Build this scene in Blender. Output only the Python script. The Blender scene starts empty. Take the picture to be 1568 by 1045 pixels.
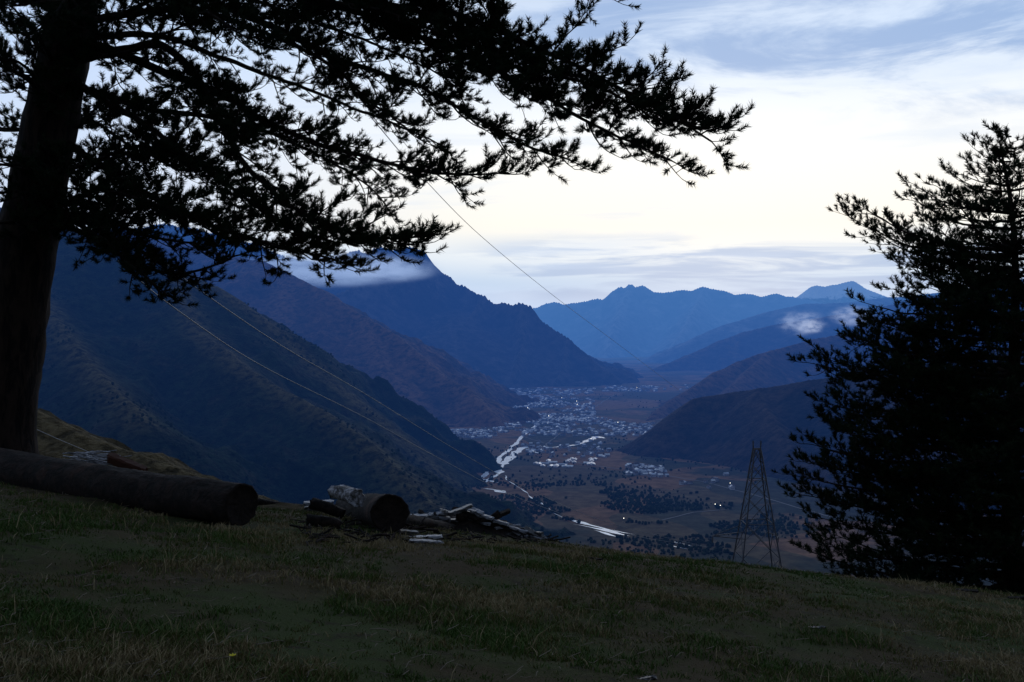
import bpy, math, numpy as np
from mathutils import Vector
rng=np.random.default_rng(7)
F=1524.0; HV=500.0; FLOOR=-400.0
def P(u,v,Y): return np.array([(u-784)/F*Y, Y, (HV-v)/F*Y])
# ---------------------------------------------------------------- noise
def _h(ix,iy,s):
    n=(ix.astype(np.int64)*374761393+iy.astype(np.int64)*668265263+s*1274126177)&0xffffffff
    n=((n^(n>>13))*1274126177)&0xffffffff
    n=(n^(n>>16))&0xffffff
    return n/float(0xffffff)
def vn(x,y,s=0):
    ix=np.floor(x);iy=np.floor(y);fx=x-ix;fy=y-iy
    fx=fx**3*(fx*(fx*6-15)+10);fy=fy**3*(fy*(fy*6-15)+10)
    a=_h(ix,iy,s);b=_h(ix+1,iy,s);c=_h(ix,iy+1,s);d=_h(ix+1,iy+1,s)
    return (a*(1-fx)+b*fx)*(1-fy)+(c*(1-fx)+d*fx)*fy*1.0
def fbm(x,y,o=5,s=0):
    r=0;a=.5
    for i in range(o):
        r=r+a*(vn(x,y,s+i*17)*2-1);x=x*2.03+11.3;y=y*2.03+5.7;a*=.5
    return r
def ridged(x,y,o=5,s=0):
    r=0;a=.5
    for i in range(o):
        r=r+a*(1-np.abs(vn(x,y,s+i*17)*2-1)*2);x=x*2.1+3.3;y=y*2.1+9.7;a*=.5
    return r
def ss(a,b,x):
    t=np.clip((x-a)/(b-a),0,1);return t*t*(3-2*t)
# ---------------------------------------------------------------- mesh builder
def mk(name,V,faces_list,mats,midx=None,smooth=False,parent=None,col=None):
    V=np.asarray(V,dtype=np.float32)
    me=bpy.data.meshes.new(name)
    me.vertices.add(len(V));me.vertices.foreach_set('co',V.ravel())
    loops=[];starts=[];n=0
    for fa in faces_list:
        fa=np.asarray(fa,dtype=np.int32)
        k=fa.shape[1];loops.append(fa.ravel());starts.append(n+np.arange(len(fa))*k);n+=len(fa)*k
    lo=np.concatenate(loops);st=np.concatenate(starts).astype(np.int32)
    me.loops.add(len(lo));me.loops.foreach_set('vertex_index',lo)
    me.polygons.add(len(st));me.polygons.foreach_set('loop_start',st)
    for m in mats: me.materials.append(m)
    if midx is not None: me.polygons.foreach_set('material_index',np.asarray(midx,dtype=np.int32))
    me.polygons.foreach_set('use_smooth',np.full(len(st),smooth))
    if col is not None:
        a=me.attributes.new('mask','FLOAT','POINT');a.data.foreach_set('value',np.asarray(col,dtype=np.float32))
    me.update(calc_edges=True)
    ob=bpy.data.objects.new(name,me);bpy.context.scene.collection.objects.link(ob)
    if parent: ob.parent=parent
    return ob
def empty(name):
    e=bpy.data.objects.new(name,None);bpy.context.scene.collection.objects.link(e);return e
def gridfaces(nx,ny):
    i=np.arange(nx-1)[None,:];j=np.arange(ny-1)[:,None]
    a=(j*nx+i).ravel();return np.stack([a,a+1,a+1+nx,a+nx],1)
# ---------------------------------------------------------------- materials
def newmat(name):
    m=bpy.data.materials.new(name);m.use_nodes=True;nt=m.node_tree;nt.nodes.clear()
    try: m.cycles.emission_sampling='NONE'
    except Exception: pass
    return m,nt
def N(nt,t,**k):
    n=nt.nodes.new(t)
    for a,b in k.items(): setattr(n,a,b)
    return n
def setin(nt,sock,v):
    if isinstance(v,bpy.types.NodeSocket): nt.links.new(v,sock)
    else:
        if isinstance(v,(tuple,list)) and len(v)==3 and sock.type=='RGBA': v=(*v,1)
        sock.default_value=v
def M(nt,op,a,b=None,c=None,clamp=False):
    n=N(nt,'ShaderNodeMath',operation=op,use_clamp=clamp);setin(nt,n.inputs[0],a)
    if b is not None: setin(nt,n.inputs[1],b)
    if c is not None: setin(nt,n.inputs[2],c)
    return n.outputs[0]
def MR(nt,v,a,b,c=0.,d=1.,smooth=True):
    n=N(nt,'ShaderNodeMapRange');n.interpolation_type='SMOOTHSTEP' if smooth else 'LINEAR'
    setin(nt,n.inputs[0],v)
    for i,q in enumerate((a,b,c,d)): n.inputs[i+1].default_value=q
    return n.outputs[0]
def MIX(nt,f,a,b,mode='MIX'):
    n=N(nt,'ShaderNodeMix',data_type='RGBA',blend_type=mode)
    setin(nt,n.inputs[0],f);setin(nt,n.inputs[6],a);setin(nt,n.inputs[7],b);return n.outputs[2]
def NOISE(nt,vec,sc,det=4,rough=.55,dist=0.):
    n=N(nt,'ShaderNodeTexNoise');setin(nt,n.inputs['Vector'],vec)
    n.inputs['Scale'].default_value=sc;n.inputs['Detail'].default_value=det
    n.inputs['Roughness'].default_value=rough;n.inputs['Distortion'].default_value=dist
    return n.outputs['Fac']
def POS(nt): return N(nt,'ShaderNodeNewGeometry').outputs['Position']
def SCALE(nt,v,s):
    n=N(nt,'ShaderNodeVectorMath',operation='MULTIPLY');setin(nt,n.inputs[0],v);n.inputs[1].default_value=s;return n.outputs[0]
HAZE_GLOW=(.040,.160,.60)
def finish(nt,col,rough=.9,spec=.2,bump=None,bstr=.5,bdist=1.,haze=False,metal=0.,hz=1.):
    b=N(nt,'ShaderNodeBsdfPrincipled');setin(nt,b.inputs['Base Color'],col)
    setin(nt,b.inputs['Roughness'],rough);b.inputs['Specular IOR Level'].default_value=spec;b.inputs['Metallic'].default_value=metal
    if bump is not None:
        bn=N(nt,'ShaderNodeBump');bn.inputs['Strength'].default_value=bstr;bn.inputs['Distance'].default_value=bdist
        setin(nt,bn.inputs['Height'],bump);nt.links.new(bn.outputs[0],b.inputs['Normal'])
    o=N(nt,'ShaderNodeOutputMaterial');sh=b.outputs[0]
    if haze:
        # aerial haze painted on the surface as blue glow, growing with distance from origin
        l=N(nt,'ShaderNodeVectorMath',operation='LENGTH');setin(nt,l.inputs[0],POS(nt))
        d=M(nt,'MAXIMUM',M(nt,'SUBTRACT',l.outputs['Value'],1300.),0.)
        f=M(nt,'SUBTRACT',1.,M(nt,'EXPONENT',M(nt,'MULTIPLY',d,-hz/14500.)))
        e=N(nt,'ShaderNodeEmission');e.inputs[0].default_value=(*HAZE_GLOW,1);e.inputs[1].default_value=.9
        # painted glow turns paler on the farthest surfaces
        e.inputs[1].default_value=.9;setin(nt,e.inputs[0],MIX(nt,MR(nt,l.outputs['Value'],7500.,17000.),HAZE_GLOW,(.085,.27,.72)))
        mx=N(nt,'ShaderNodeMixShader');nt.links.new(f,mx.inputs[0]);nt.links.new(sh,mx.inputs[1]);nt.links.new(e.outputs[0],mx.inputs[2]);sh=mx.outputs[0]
    nt.links.new(sh,o.inputs[0])
def mountain_mat(name,low,high,ridge,sc=.004,snow=False,hz=1.,patch=None):
    m,nt=newmat(name);p=POS(nt)
    n1=NOISE(nt,p,sc,4,.6);n2=NOISE(nt,p,sc*9,5,.65);n3=NOISE(nt,p,sc*2.3,5,.7,.4)
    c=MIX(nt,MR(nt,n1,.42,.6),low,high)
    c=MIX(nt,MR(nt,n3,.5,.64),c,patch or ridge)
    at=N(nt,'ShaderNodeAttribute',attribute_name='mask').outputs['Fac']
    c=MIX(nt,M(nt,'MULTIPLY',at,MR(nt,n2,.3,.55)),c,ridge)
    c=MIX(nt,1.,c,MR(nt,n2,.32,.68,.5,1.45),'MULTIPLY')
    if snow:
        z=N(nt,'ShaderNodeSeparateXYZ');setin(nt,z.inputs[0],p)
        h=M(nt,'ADD',z.outputs[2],M(nt,'MULTIPLY',n3,500.))
        c=MIX(nt,MR(nt,h,snow,snow+60.),c,(.9,.9,.9))
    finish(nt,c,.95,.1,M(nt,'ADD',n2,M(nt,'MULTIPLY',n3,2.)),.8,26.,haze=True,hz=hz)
    return m
# ---------------------------------------------------------------- terrain sheet
def gz(x,y):
    x=np.asarray(x,float);y=np.asarray(y,float)
    xt=90*np.tanh(x/90);yt=np.where(y<0,60*np.tanh(y/60),y)
    c=(y-17)/1.6
    sp=1.6*np.where(c>20,c,np.log1p(np.exp(np.clip(c,-50,20))))
    z=-1.2-.115*xt-.13*yt-.2*sp
    r=np.hypot(x,y)
    z=z+.10*fbm(x*.45,y*.45,4,3)*np.clip(r/3,0,1)+.028*fbm(x*3.,y*3.,3,9)
    z=z+ss(60,400,r)*ss(0,150,z-FLOOR)*14*fbm(x*.008,y*.008,4,8)
    s=18.;t=(z-FLOOR)/s
    z=FLOOR+s*np.where(t>20,t,np.log1p(np.exp(np.clip(t,-50,20))))
    return z
n=620;s=np.linspace(-1,1,n);A=9.3
ax=np.sinh(s*A)/np.sinh(A)*32000
X,Y=np.meshgrid(ax,ax+9)
Z=gz(X,Y)
V=np.stack([X.ravel(),Y.ravel(),Z.ravel()],1)
fa=gridfaces(n,n)
cx=V[fa].mean(1)
mg,nt=newmat('grass_turf');p=POS(nt)
n1=NOISE(nt,p,.55,4,.6);n2=NOISE(nt,p,5.,5,.7);n3=NOISE(nt,p,60.,3,.7)
c=MIX(nt,MR(nt,n1,.4,.62),(.050,.036,.016),(.034,.050,.011))
c=MIX(nt,MR(nt,n2,.5,.7),c,(.020,.015,.008))
c=MIX(nt,MR(nt,n3,.58,.7),c,(.10,.08,.04))
finish(nt,c,.95,.1,M(nt,'ADD',n3,n2),.8,.03)
mv,nt=newmat('valley_fields');p=POS(nt)
wp=N(nt,'ShaderNodeVectorMath',operation='ADD');setin(nt,wp.inputs[0],p)
nn=N(nt,'ShaderNodeTexNoise');setin(nt,nn.inputs['Vector'],p);nn.inputs['Scale'].default_value=.003
setin(nt,wp.inputs[1],SCALE(nt,nn.outputs['Color'],(420,420,0)))
vo=N(nt,'ShaderNodeTexVoronoi');setin(nt,vo.inputs['Vector'],SCALE(nt,wp.outputs[0],(1.,.55,0)));vo.inputs['Scale'].default_value=.0065
sv=N(nt,'ShaderNodeSeparateXYZ');nt.links.new(vo.outputs['Color'],sv.inputs[0])
c=MIX(nt,MR(nt,sv.outputs[0],.2,.4),(.040,.042,.028),(.17,.092,.050))
c=MIX(nt,MR(nt,sv.outputs[1],.6,.75),c,(.085,.064,.036))
big=NOISE(nt,p,.0019,5,.6)
c=MIX(nt,MR(nt,big,.52,.60),c,(.030,.036,.026))
n2=NOISE(nt,p,.03,5,.7)
c=MIX(nt,1.,c,MR(nt,n2,.3,.7,.5,1.4),'MULTIPLY')
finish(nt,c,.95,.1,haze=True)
idx=(np.hypot(cx[:,0],cx[:,1])>230).astype(int)
mk('ground',V,[fa],[mg,mv],idx,True)
# ---------------------------------------------------------------- mountains
def mountain(name,crests,k,mat,nx=360,ny=260,warp=120,gull=60,wl=420,seed=0,jag=12,ridgew=60,reach=None,crag=0.,cragw=130.,sink=0.):
    pts=[]
    for cr in crests:
        cr=np.array([P(*q) for q in cr])
        d=np.r_[0,np.cumsum(np.linalg.norm(np.diff(cr[:,:2],axis=0),axis=1))]
        t=np.linspace(0,d[-1],200)
        q=np.stack([np.interp(t,d,cr[:,i]) for i in range(3)],1)
        q[:,2]+=jag*fbm(t/ (wl*.35),t*0+seed,5,seed)+jag*.35*(ridged(t/(wl*.15),t*0+seed,2,seed+4)-.2)
        pts.append(q)
    C=np.concatenate(pts)
    H=(C[:,2]-FLOOR).max();R=min(H/k*1.05,reach or 1e9)
    xs=np.linspace(C[:,0].min()-min(R,900),C[:,0].max()+min(R,900),nx);ys=np.linspace(C[:,1].min()-R,C[:,1].max()+R*.3,ny)
    X,Y=np.meshgrid(xs,ys);x=X.ravel();y=Y.ravel()
    dist=np.full(len(x),1e9)
    for c in C[::2]: dist=np.minimum(dist,np.hypot(x-c[0],y-c[1]))
    fade=ss(0,wl*.7,dist)
    wx=x+warp*fbm(x/wl,y/wl,4,seed+5)*fade*2;wy=y+warp*fbm(x/wl+50,y/wl,4,seed+6)*fade*2
    best=np.full(len(x),-1e9)
    for c in C:
        d=np.hypot(wx-c[0],wy-c[1])
        h=c[2]-k*d
        if crag: h=h-crag*cragw*(1-np.exp(-d/cragw))
        best=np.maximum(best,h)
    z=best+fade*gull*(ridged(x/wl,y/wl,5,seed+2)-.35)+ (6+gull*.12)*fbm(x/60,y/60,3,seed+1)*ss(0,120,dist)-sink*ss(0,150,dist)
    V=np.stack([x,y,z],1);fa=gridfaces(nx,ny)
    keep=V[fa][:,:,2].max(1)>FLOOR-15
    fa=fa[keep];used=np.unique(fa);mp=np.zeros(len(V),int);mp[used]=np.arange(len(used))
    mask=np.exp(-(dist/ridgew)**2)[used]
    ob=mk(name,V[used],[mp[fa]],[mat],None,True,col=mask)
    return V[used],ob
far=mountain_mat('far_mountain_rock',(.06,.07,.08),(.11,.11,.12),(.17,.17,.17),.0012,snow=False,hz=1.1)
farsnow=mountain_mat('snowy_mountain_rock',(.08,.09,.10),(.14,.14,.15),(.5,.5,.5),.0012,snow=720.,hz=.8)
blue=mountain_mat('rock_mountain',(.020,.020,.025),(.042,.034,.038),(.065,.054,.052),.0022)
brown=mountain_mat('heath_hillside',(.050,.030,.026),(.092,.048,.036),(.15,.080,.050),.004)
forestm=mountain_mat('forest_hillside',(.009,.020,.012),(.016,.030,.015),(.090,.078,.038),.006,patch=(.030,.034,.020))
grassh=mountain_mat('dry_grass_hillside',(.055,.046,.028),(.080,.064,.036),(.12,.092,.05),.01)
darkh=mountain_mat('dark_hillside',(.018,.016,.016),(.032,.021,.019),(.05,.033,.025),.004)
mountain('mountain',[[(640,500,15500),(760,482,15300),(822,470,15200),(838,463,15150),(850,461,15100),(862,467,15050),(875,464,15000),(900,460,15000),(915,457,15000),(925,460,15000),(938,446,15000),(950,440,15000),(957,443,15000),(965,435,15000),(972,441,15000),(985,437,15000),(1000,447,15000),(1015,449,15000),(1040,445,15000),(1060,444,15000),(1075,437,15000),(1110,444,15000),(1125,450,15000),(1140,448,15000),(1165,452,15000),(1190,449,15000),(1220,456,15100),(1300,470,15200),(1420,480,15200)],
   [(965,437,15000),(940,500,13500),(925,560,12300)],[(1080,440,15000),(1050,500,13300),(1010,560,12000)]],.55,far,560,240,200,170,1400,11,30,100,crag=.5,cragw=200)
mountain('mountain',[[(1130,478,18500),(1200,458,18300),(1222,452,18000),(1240,441,18000),(1250,437,18000),(1262,439,18000),(1285,435,18000),(1305,430,18000),(1315,434,18000),(1325,440,18000),(1360,455,18000),(1450,455,18000),(1560,430,18000),(1700,440,18000)]],.6,farsnow,400,160,200,150,1400,12,35,100,crag=.5,cragw=200)
mountain('mountain',[[(960,560,11000),(1040,530,11200),(1100,500,11500),(1170,478,11800),(1230,466,12000),(1300,462,12000),(1420,450,12200),(1600,430,12200)]],.5,far,360,200,150,110,900,21,14)
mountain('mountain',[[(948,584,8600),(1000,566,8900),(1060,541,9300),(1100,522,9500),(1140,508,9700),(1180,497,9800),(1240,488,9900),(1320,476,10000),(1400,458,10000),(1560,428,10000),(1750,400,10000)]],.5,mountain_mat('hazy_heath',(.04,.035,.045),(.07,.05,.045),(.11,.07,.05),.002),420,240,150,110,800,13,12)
mountain('mountain',[[(60,350,9600),(180,352,9500),(250,340,9350),(270,344,9300),(330,354,9000),(390,372,8900),(440,392,8800),(490,400,8500),(520,392,8400),(545,379,8300),(562,384,8250),(580,374,8200),(600,380,8170),(625,376,8150),(648,380,8100),(657,392,8060),(664,408,8000),(676,420,7950),(690,422,7900),(700,432,7850),(715,436,7800),(730,447,7700),(742,452,7600),(755,461,7550),(768,459,7500),(782,465,7450),(800,461,7400),(812,466,7370),(822,480,7330),(832,492,7300),(862,510,7200),(885,526,7100),(915,555,6950),(948,580,6850)],
   [(690,424,7900),(665,412,7750),(650,408,7600),(600,430,7350),(540,435,7100),(480,470,6900)],[(742,452,7600),(700,510,7000),(690,570,6500)],[(800,463,7400),(800,530,6900),(780,580,6500)],[(870,516,7200),(860,560,6800),(850,588,6600)]],.5,blue,680,300,110,120,600,14,20,crag=1.3,cragw=140)
mountain('mountain',[[(180,345,6300),(300,372,6100),(360,392,5800),(400,399,5600),(440,415,5450),(500,448,5200),(555,482,5000),(600,508,4800),(640,540,4600),(672,572,4500),(715,592,4300),(745,625,4080),(770,658,3930)],
   [(440,415,5450),(430,500,4900),(400,560,4500)],[(555,482,5000),(590,560,4500),(640,620,4200)]],.5,brown,460,340,80,90,420,15,9,70,crag=.25)
LV,_=mountain('mountain',[[(-400,150,3300),(-150,250,3200),(0,318,3100),(90,345,3000),(180,372,2950),(260,402,2900),(330,438,2820),(390,480,2750),(440,528,2680),(490,580,2600),(540,628,2550),(590,668,2500),(650,712,2430),(700,738,2380),(745,760,2345)],
   [(260,402,2900),(300,500,2550),(370,560,2350),(430,592,2280),(490,622,2200),(560,672,2100),(620,730,1950),(660,770,1850)],
   [(0,318,3100),(60,450,2600),(140,560,2200),(220,640,1900)]],.62,forestm,520,380,80,85,330,16,9,34)
mountain('hill',[[(-300,500,1000),(-100,570,930),(20,612,860),(60,632,840),(120,664,810),(170,680,800),(220,700,790),(290,727,775),(345,748,760),(420,785,740)]],.5,grassh,260,200,14,10,90,17,3,60,reach=500)
mountain('hill',[[(1003,690,3100),(1015,668,3150),(1035,632,3200),(1062,608,3250),(1130,597,3250),(1200,588,3150),(1320,572,3050),(1450,545,3000),(1700,500,2900)],
   [(1160,600,3150),(1190,650,2850),(1240,705,2600),(1310,750,2400)],[(1320,572,3050),(1400,640,2600),(1500,720,2200)]],.62,darkh,460,260,40,34,340,18,8,50,sink=16)
mountain('mountain',[[(985,648,4150),(1015,622,4500),(1060,592,4900),(1095,570,5200),(1130,552,5500),(1180,536,5700),(1240,520,5900),(1290,510,6000),(1400,480,6200),(1600,430,6300),(1750,400,6300)],
   [(1180,536,5700),(1110,600,4800),(1060,640,4400)]],.6,mountain_mat('red_heath',(.045,.028,.028),(.078,.042,.036),(.12,.066,.048),.003),420,300,60,60,480,19,8,60,sink=20)
# ---------------------------------------------------------------- blobs: distant trees
def ico():
    t=(1+5**.5)/2
    v=np.array([(-1,t,0),(1,t,0),(-1,-t,0),(1,-t,0),(0,-1,t),(0,1,t),(0,-1,-t),(0,1,-t),(t,0,-1),(t,0,1),(-t,0,-1),(-t,0,1)],float)
    v/=np.linalg.norm(v[0])
    f=np.array([(0,11,5),(0,5,1),(0,1,7),(0,7,10),(0,10,11),(1,5,9),(5,11,4),(11,10,2),(10,7,6),(7,1,8),(3,9,4),(3,4,2),(3,2,6),(3,6,8),(3,8,9),(4,9,5),(2,4,11),(6,2,10),(8,6,7),(9,8,1)])
    return v,f
IV,IF=ico()
def blobs(name,pos,size,mat):
    n=len(pos);v=IV[None]*(1+.4*(rng.random((n,12,1))-.5))
    sc=np.stack([size*.5,size*.5,size*.7],1)*(.8+.4*rng.random((n,3)))
    v=v*sc[:,None]+pos[:,None];v[:,:,2]+=size[:,None]*.4
    f=(IF[None]+np.arange(n)[:,None,None]*12).reshape(-1,3)
    return mk(name,v.reshape(-1,3),[f],[mat],None,False)
mt,nt=newmat('distant_tree_foliage');p=POS(nt);c=MIX(nt,MR(nt,NOISE(nt,p,.02,4),.35,.65),(.010,.020,.011),(.026,.038,.018))
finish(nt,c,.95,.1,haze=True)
d=rng.integers(0,len(LV),34000);q=LV[d]+rng.normal(0,4,(34000,3))*[1,1,0]
dens=fbm(q[:,0]/180,q[:,1]/180,4,44);q=q[(dens>-.06)&(q[:,2]>-395)][:15000]
blobs('forest',q-[0,0,3],rng.uniform(3,8,len(q)),mt)
def gp(u,v):   # point of the valley floor seen in a given direction
    Yd=-FLOOR*F/(v-HV);return np.array([(u-784)/F*Yd,Yd,FLOOR])
q=[]
for (u0,v0,u1,v1,cnt,w) in [(800,742,1230,810,1200,9),(640,700,760,745,300,10),(880,745,1180,830,1100,14),(780,690,1000,730,160,6),(560,675,760,690,100,4),(800,620,1040,700,250,14),(900,600,1010,625,120,6),(960,690,1250,745,100,8),(700,750,900,790,700,12),(760,790,1150,850,700,12)]:
    t=rng.random(cnt);u=u0+(u1-u0)*t+rng.normal(0,20,cnt);v=v0+(v1-v0)*t+rng.normal(0,w,cnt)
    for a,b in zip(u,v):
        if b>590: q.append(gp(a,b))
q=np.array(q);q=q[fbm(q[:,0]/150,q[:,1]/150,3,4)>-.06]
q[:,2]=gz(q[:,0],q[:,1])
blobs('woodland',q-[0,0,1],rng.uniform(3.5,8,len(q)),mt)
# ---------------------------------------------------------------- river
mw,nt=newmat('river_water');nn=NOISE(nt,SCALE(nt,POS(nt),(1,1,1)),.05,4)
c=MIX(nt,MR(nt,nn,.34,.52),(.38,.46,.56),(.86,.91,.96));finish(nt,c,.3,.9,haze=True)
RV=[];RF=[];nb=0
def ribbon(pts,w,z=.6,var=1.3):
    global nb
    pts=np.array([gp(*q) for q in pts])[:,:2]
    d=np.r_[0,np.cumsum(np.linalg.norm(np.diff(pts,axis=0),axis=1))];m=max(12,int(d[-1]/12));t=np.linspace(0,d[-1],m)
    x=np.interp(t,d,pts[:,0]);y=np.interp(t,d,pts[:,1])
    x+=9*fbm(t/90,t*0+nb,3,5);y+=10*fbm(t/60,t*0+nb,3,15)*(w>6);T=np.stack([np.gradient(x),np.gradient(y)],1);T/=np.linalg.norm(T,axis=1)[:,None]
    Nn=np.stack([-T[:,1],T[:,0]],1);ww=w*np.clip(.75+var*fbm(t/45,t*0+3+nb,3,6),.12,2)*ss(0,40,t)*ss(0,40,d[-1]-t)
    for sgn in (-1,1):
        RV.append(np.stack([x+Nn[:,0]*ww*sgn,y+Nn[:,1]*ww*sgn,gz(x,y)+z+nb*.0004],1))
    i=np.arange(m-1);RF.append(np.stack([i,i+1,i+1+m,i+m],1)+nb);nb+=2*m
ribbon([(828,645),(822,652),(806,664),(790,679),(771,697),(752,715),(742,727),(728,737)],9,var=.5)
ribbon([(800,684),(786,697),(778,706),(768,716),(762,728),(746,736),(735,742)],11)
ribbon([(792,690),(798,688),(806,684)],10)
ribbon([(722,733),(745,736),(765,740)],12)
ribbon([(735,747),(755,750),(778,756)],14)
ribbon([(836,687),(860,684),(888,681)],9)
ribbon([(884,682),(900,675),(912,669),(925,672)],12)
ribbon([(820,686),(812,692),(826,695)],9)
ribbon([(868,795),(900,804),(935,813),(972,819)],6.5)
ribbon([(880,803),(925,812),(965,822)],5.5)
ribbon([(905,812),(930,819),(950,824)],4)
ribbon([(1015,828),(1035,832),(1060,838)],6)
ribbon([(1020,834),(1040,839),(1060,843)],4)
ribbon([(820,640),(812,632),(806,622)],6)
ribbon([(770,728),(790,745),(820,765),(868,797)],2.)
mk('river',np.concatenate(RV),[np.concatenate(RF)],[mw],None,True)
RV=[];RF=[];nb=0
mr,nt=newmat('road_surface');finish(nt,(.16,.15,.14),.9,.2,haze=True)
ribbon([(1300,800),(1180,765),(1080,738),(980,722),(900,712),(850,700),(835,680),(870,655),(900,630),(940,605),(990,592)],3.5,.35,.2)
ribbon([(570,664),(640,668),(740,672),(800,668),(835,680)],3.5,.35,.2)
ribbon([(1000,800),(1060,785),(1120,780)],3,.35,.2)
mk('valley_road',np.concatenate(RV),[np.concatenate(RF)],[mr],None,True)
# ---------------------------------------------------------------- town
def flatmat(name,col,rough=.8,haze=True,em=None):
    m,nt=newmat(name);nn=NOISE(nt,POS(nt),.06,3)
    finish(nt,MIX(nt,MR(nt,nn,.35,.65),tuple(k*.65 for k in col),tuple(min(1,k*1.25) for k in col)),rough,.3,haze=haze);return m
tm=[flatmat('house_walls',(.50,.49,.50)),flatmat('metal_roofs',(.42,.46,.54),.4),flatmat('dark_roofs',(.10,.08,.08)),flatmat('windows',(.03,.03,.04),.2),flatmat('bright_roofs',(.85,.88,.92),.3)]
HV_,HQ,HT,MQ,MT=[],[],[],[],[];hn=0
def house(x,y,w,l,h,rh,a,rm):
    global hn
    ca,sa=math.cos(a),math.sin(a);z0=float(gz(x,y))-.5
    loc=[(-w,-l,0),(w,-l,0),(w,l,0),(-w,l,0),(-w,-l,h),(w,-l,h),(w,l,h),(-w,l,h),(0,-l,h+rh*.9),(0,l,h+rh*.9)]
    o=.8;roof=[(-w-o,-l-o,h-.4),(w+o,-l-o,h-.4),(w+o,l+o,h-.4),(-w-o,l+o,h-.4),(0,-l-o,h+rh),(0,l+o,h+rh)]
    win=[]
    k=len(loc)+len(roof)
    wq=[]
    for sgn in(-1,1):
        for t in (-.5,.0,.5):
            yy=t*l*1.2;xx=sgn*(w+.06);b=k+len(win)
            win+= [(xx,yy-.7,h*.35),(xx,yy+.7,h*.35),(xx,yy+.7,h*.7),(xx,yy-.7,h*.7)];wq.append((b,b+1,b+2,b+3))
            xx=t*w*1.1;yy=sgn*(l+.06);b=k+len(win)
            win+= [(xx-.6,yy,h*.35),(xx+.6,yy,h*.35),(xx+.6,yy,h*.7),(xx-.6,yy,h*.7)];wq.append((b,b+1,b+2,b+3))
    for v in loc+roof+win: HV_.append((x+v[0]*ca-v[1]*sa,y+v[0]*sa+v[1]*ca,z0+v[2]))
    for q,m in [((0,1,5,4),0),((1,2,6,5),0),((2,3,7,6),0),((3,0,4,7),0),((10,14,15,13),rm),((11,12,15,14),rm)]+[(w_,3) for w_ in wq]:
        HQ.append([i+hn for i in q]);MQ.append(m)
    for q in [(4,5,8),(6,7,9)]: HT.append([i+hn for i in q]);MT.append(0)
    hn+=len(loc)+len(roof)+len(win)
def cluster(u0,u1,v0,v1,cnt,big=1.,bright=.12,slope=0.):
    for _ in range(cnt):
        u=rng.uniform(u0,u1);v=rng.uniform(v0,v1)+slope*(u-u0)/(u1-u0)
        g=gp(u,v)
        if fbm(np.array([g[0]/160]),np.array([g[1]/220]),3,77)[0]<-.2: continue
        r=rng.random();rm=4 if r<bright else (1 if r<.6 else 2)
        house(g[0],g[1],rng.uniform(4,6.5)*big,rng.uniform(5,10)*big,rng.uniform(4,8),rng.uniform(2,4),rng.choice([.35,.35+math.pi/2])+rng.normal(0,.12),rm)
cluster(730,910,596,645,1000,1.1,.14)
cluster(745,840,604,636,450,1.1,.18)
cluster(760,870,632,660,260,1.,.18)
cluster(800,950,640,668,300,1.,.15)
cluster(925,1005,592,600,90,1.2,.2)
cluster(568,745,655,666,240,1.,.22,6)
cluster(720,780,655,674,90,.9,.2)
cluster(958,1048,712,728,100,.9,.25,6)
cluster(1040,1125,715,745,30,.8,.15,14)
cluster(920,1000,648,668,110,.9,.15)
cluster(800,935,676,702,80,.8,.2)
cluster(985,1100,590,600,25,1,.1)
for i in range(26):
    u=820+rng.random()*95;v=704+rng.random()*12;g=gp(u,v);house(g[0],g[1],6,rng.uniform(10,18),4,2.2,rng.choice([1.45,-.1])+rng.normal(0,.1),4 if rng.random()<.6 else 1)
HQ=np.array(HQ);HT=np.array(HT)
mk('distant_town',HV_,[HQ,HT],tm,MQ+MT)
ml,nt=newmat('lit_lamp');e=N(nt,'ShaderNodeEmission');e.inputs[0].default_value=(1,.93,.8,1);e.inputs[1].default_value=5;o=N(nt,'ShaderNodeOutputMaterial');nt.links.new(e.outputs[0],o.inputs[0])
mp_=flatmat('lamp_post_steel',(.2,.2,.2))
LVv=[];LF=[];LM=[];nb=0
for (u,v) in [(883,617),(884,622),(808,627),(815,636),(860,612),(770,612),(790,604),(840,640),(655,660),(683,668),(615,674),(905,676),(1095,778),(1103,780),(1118,745),(990,719),(955,800),(1108,709),(946,650),(975,596)]:
    g=gp(u,v);r=.9 if v<700 else .6;h=8;g[2]=float(gz(g[0],g[1]))
    for (rr,za,zb,mi) in ((.15,0,h,1),(r,h,h+r*1.3,0)):
        LVv+= [(g[0]+a*rr,g[1]+b*rr,g[2]+z) for z in(za,zb) for a,b in((-1,-1),(1,-1),(1,1),(-1,1))]
        for q in [(0,1,5,4),(1,2,6,5),(2,3,7,6),(3,0,4,7),(4,5,6,7),(0,3,2,1)]: LF.append([i+nb for i in q]);LM.append(mi)
        nb+=8
mk('street_lamps',LVv,[LF],[ml,mp_],LM)
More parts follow.
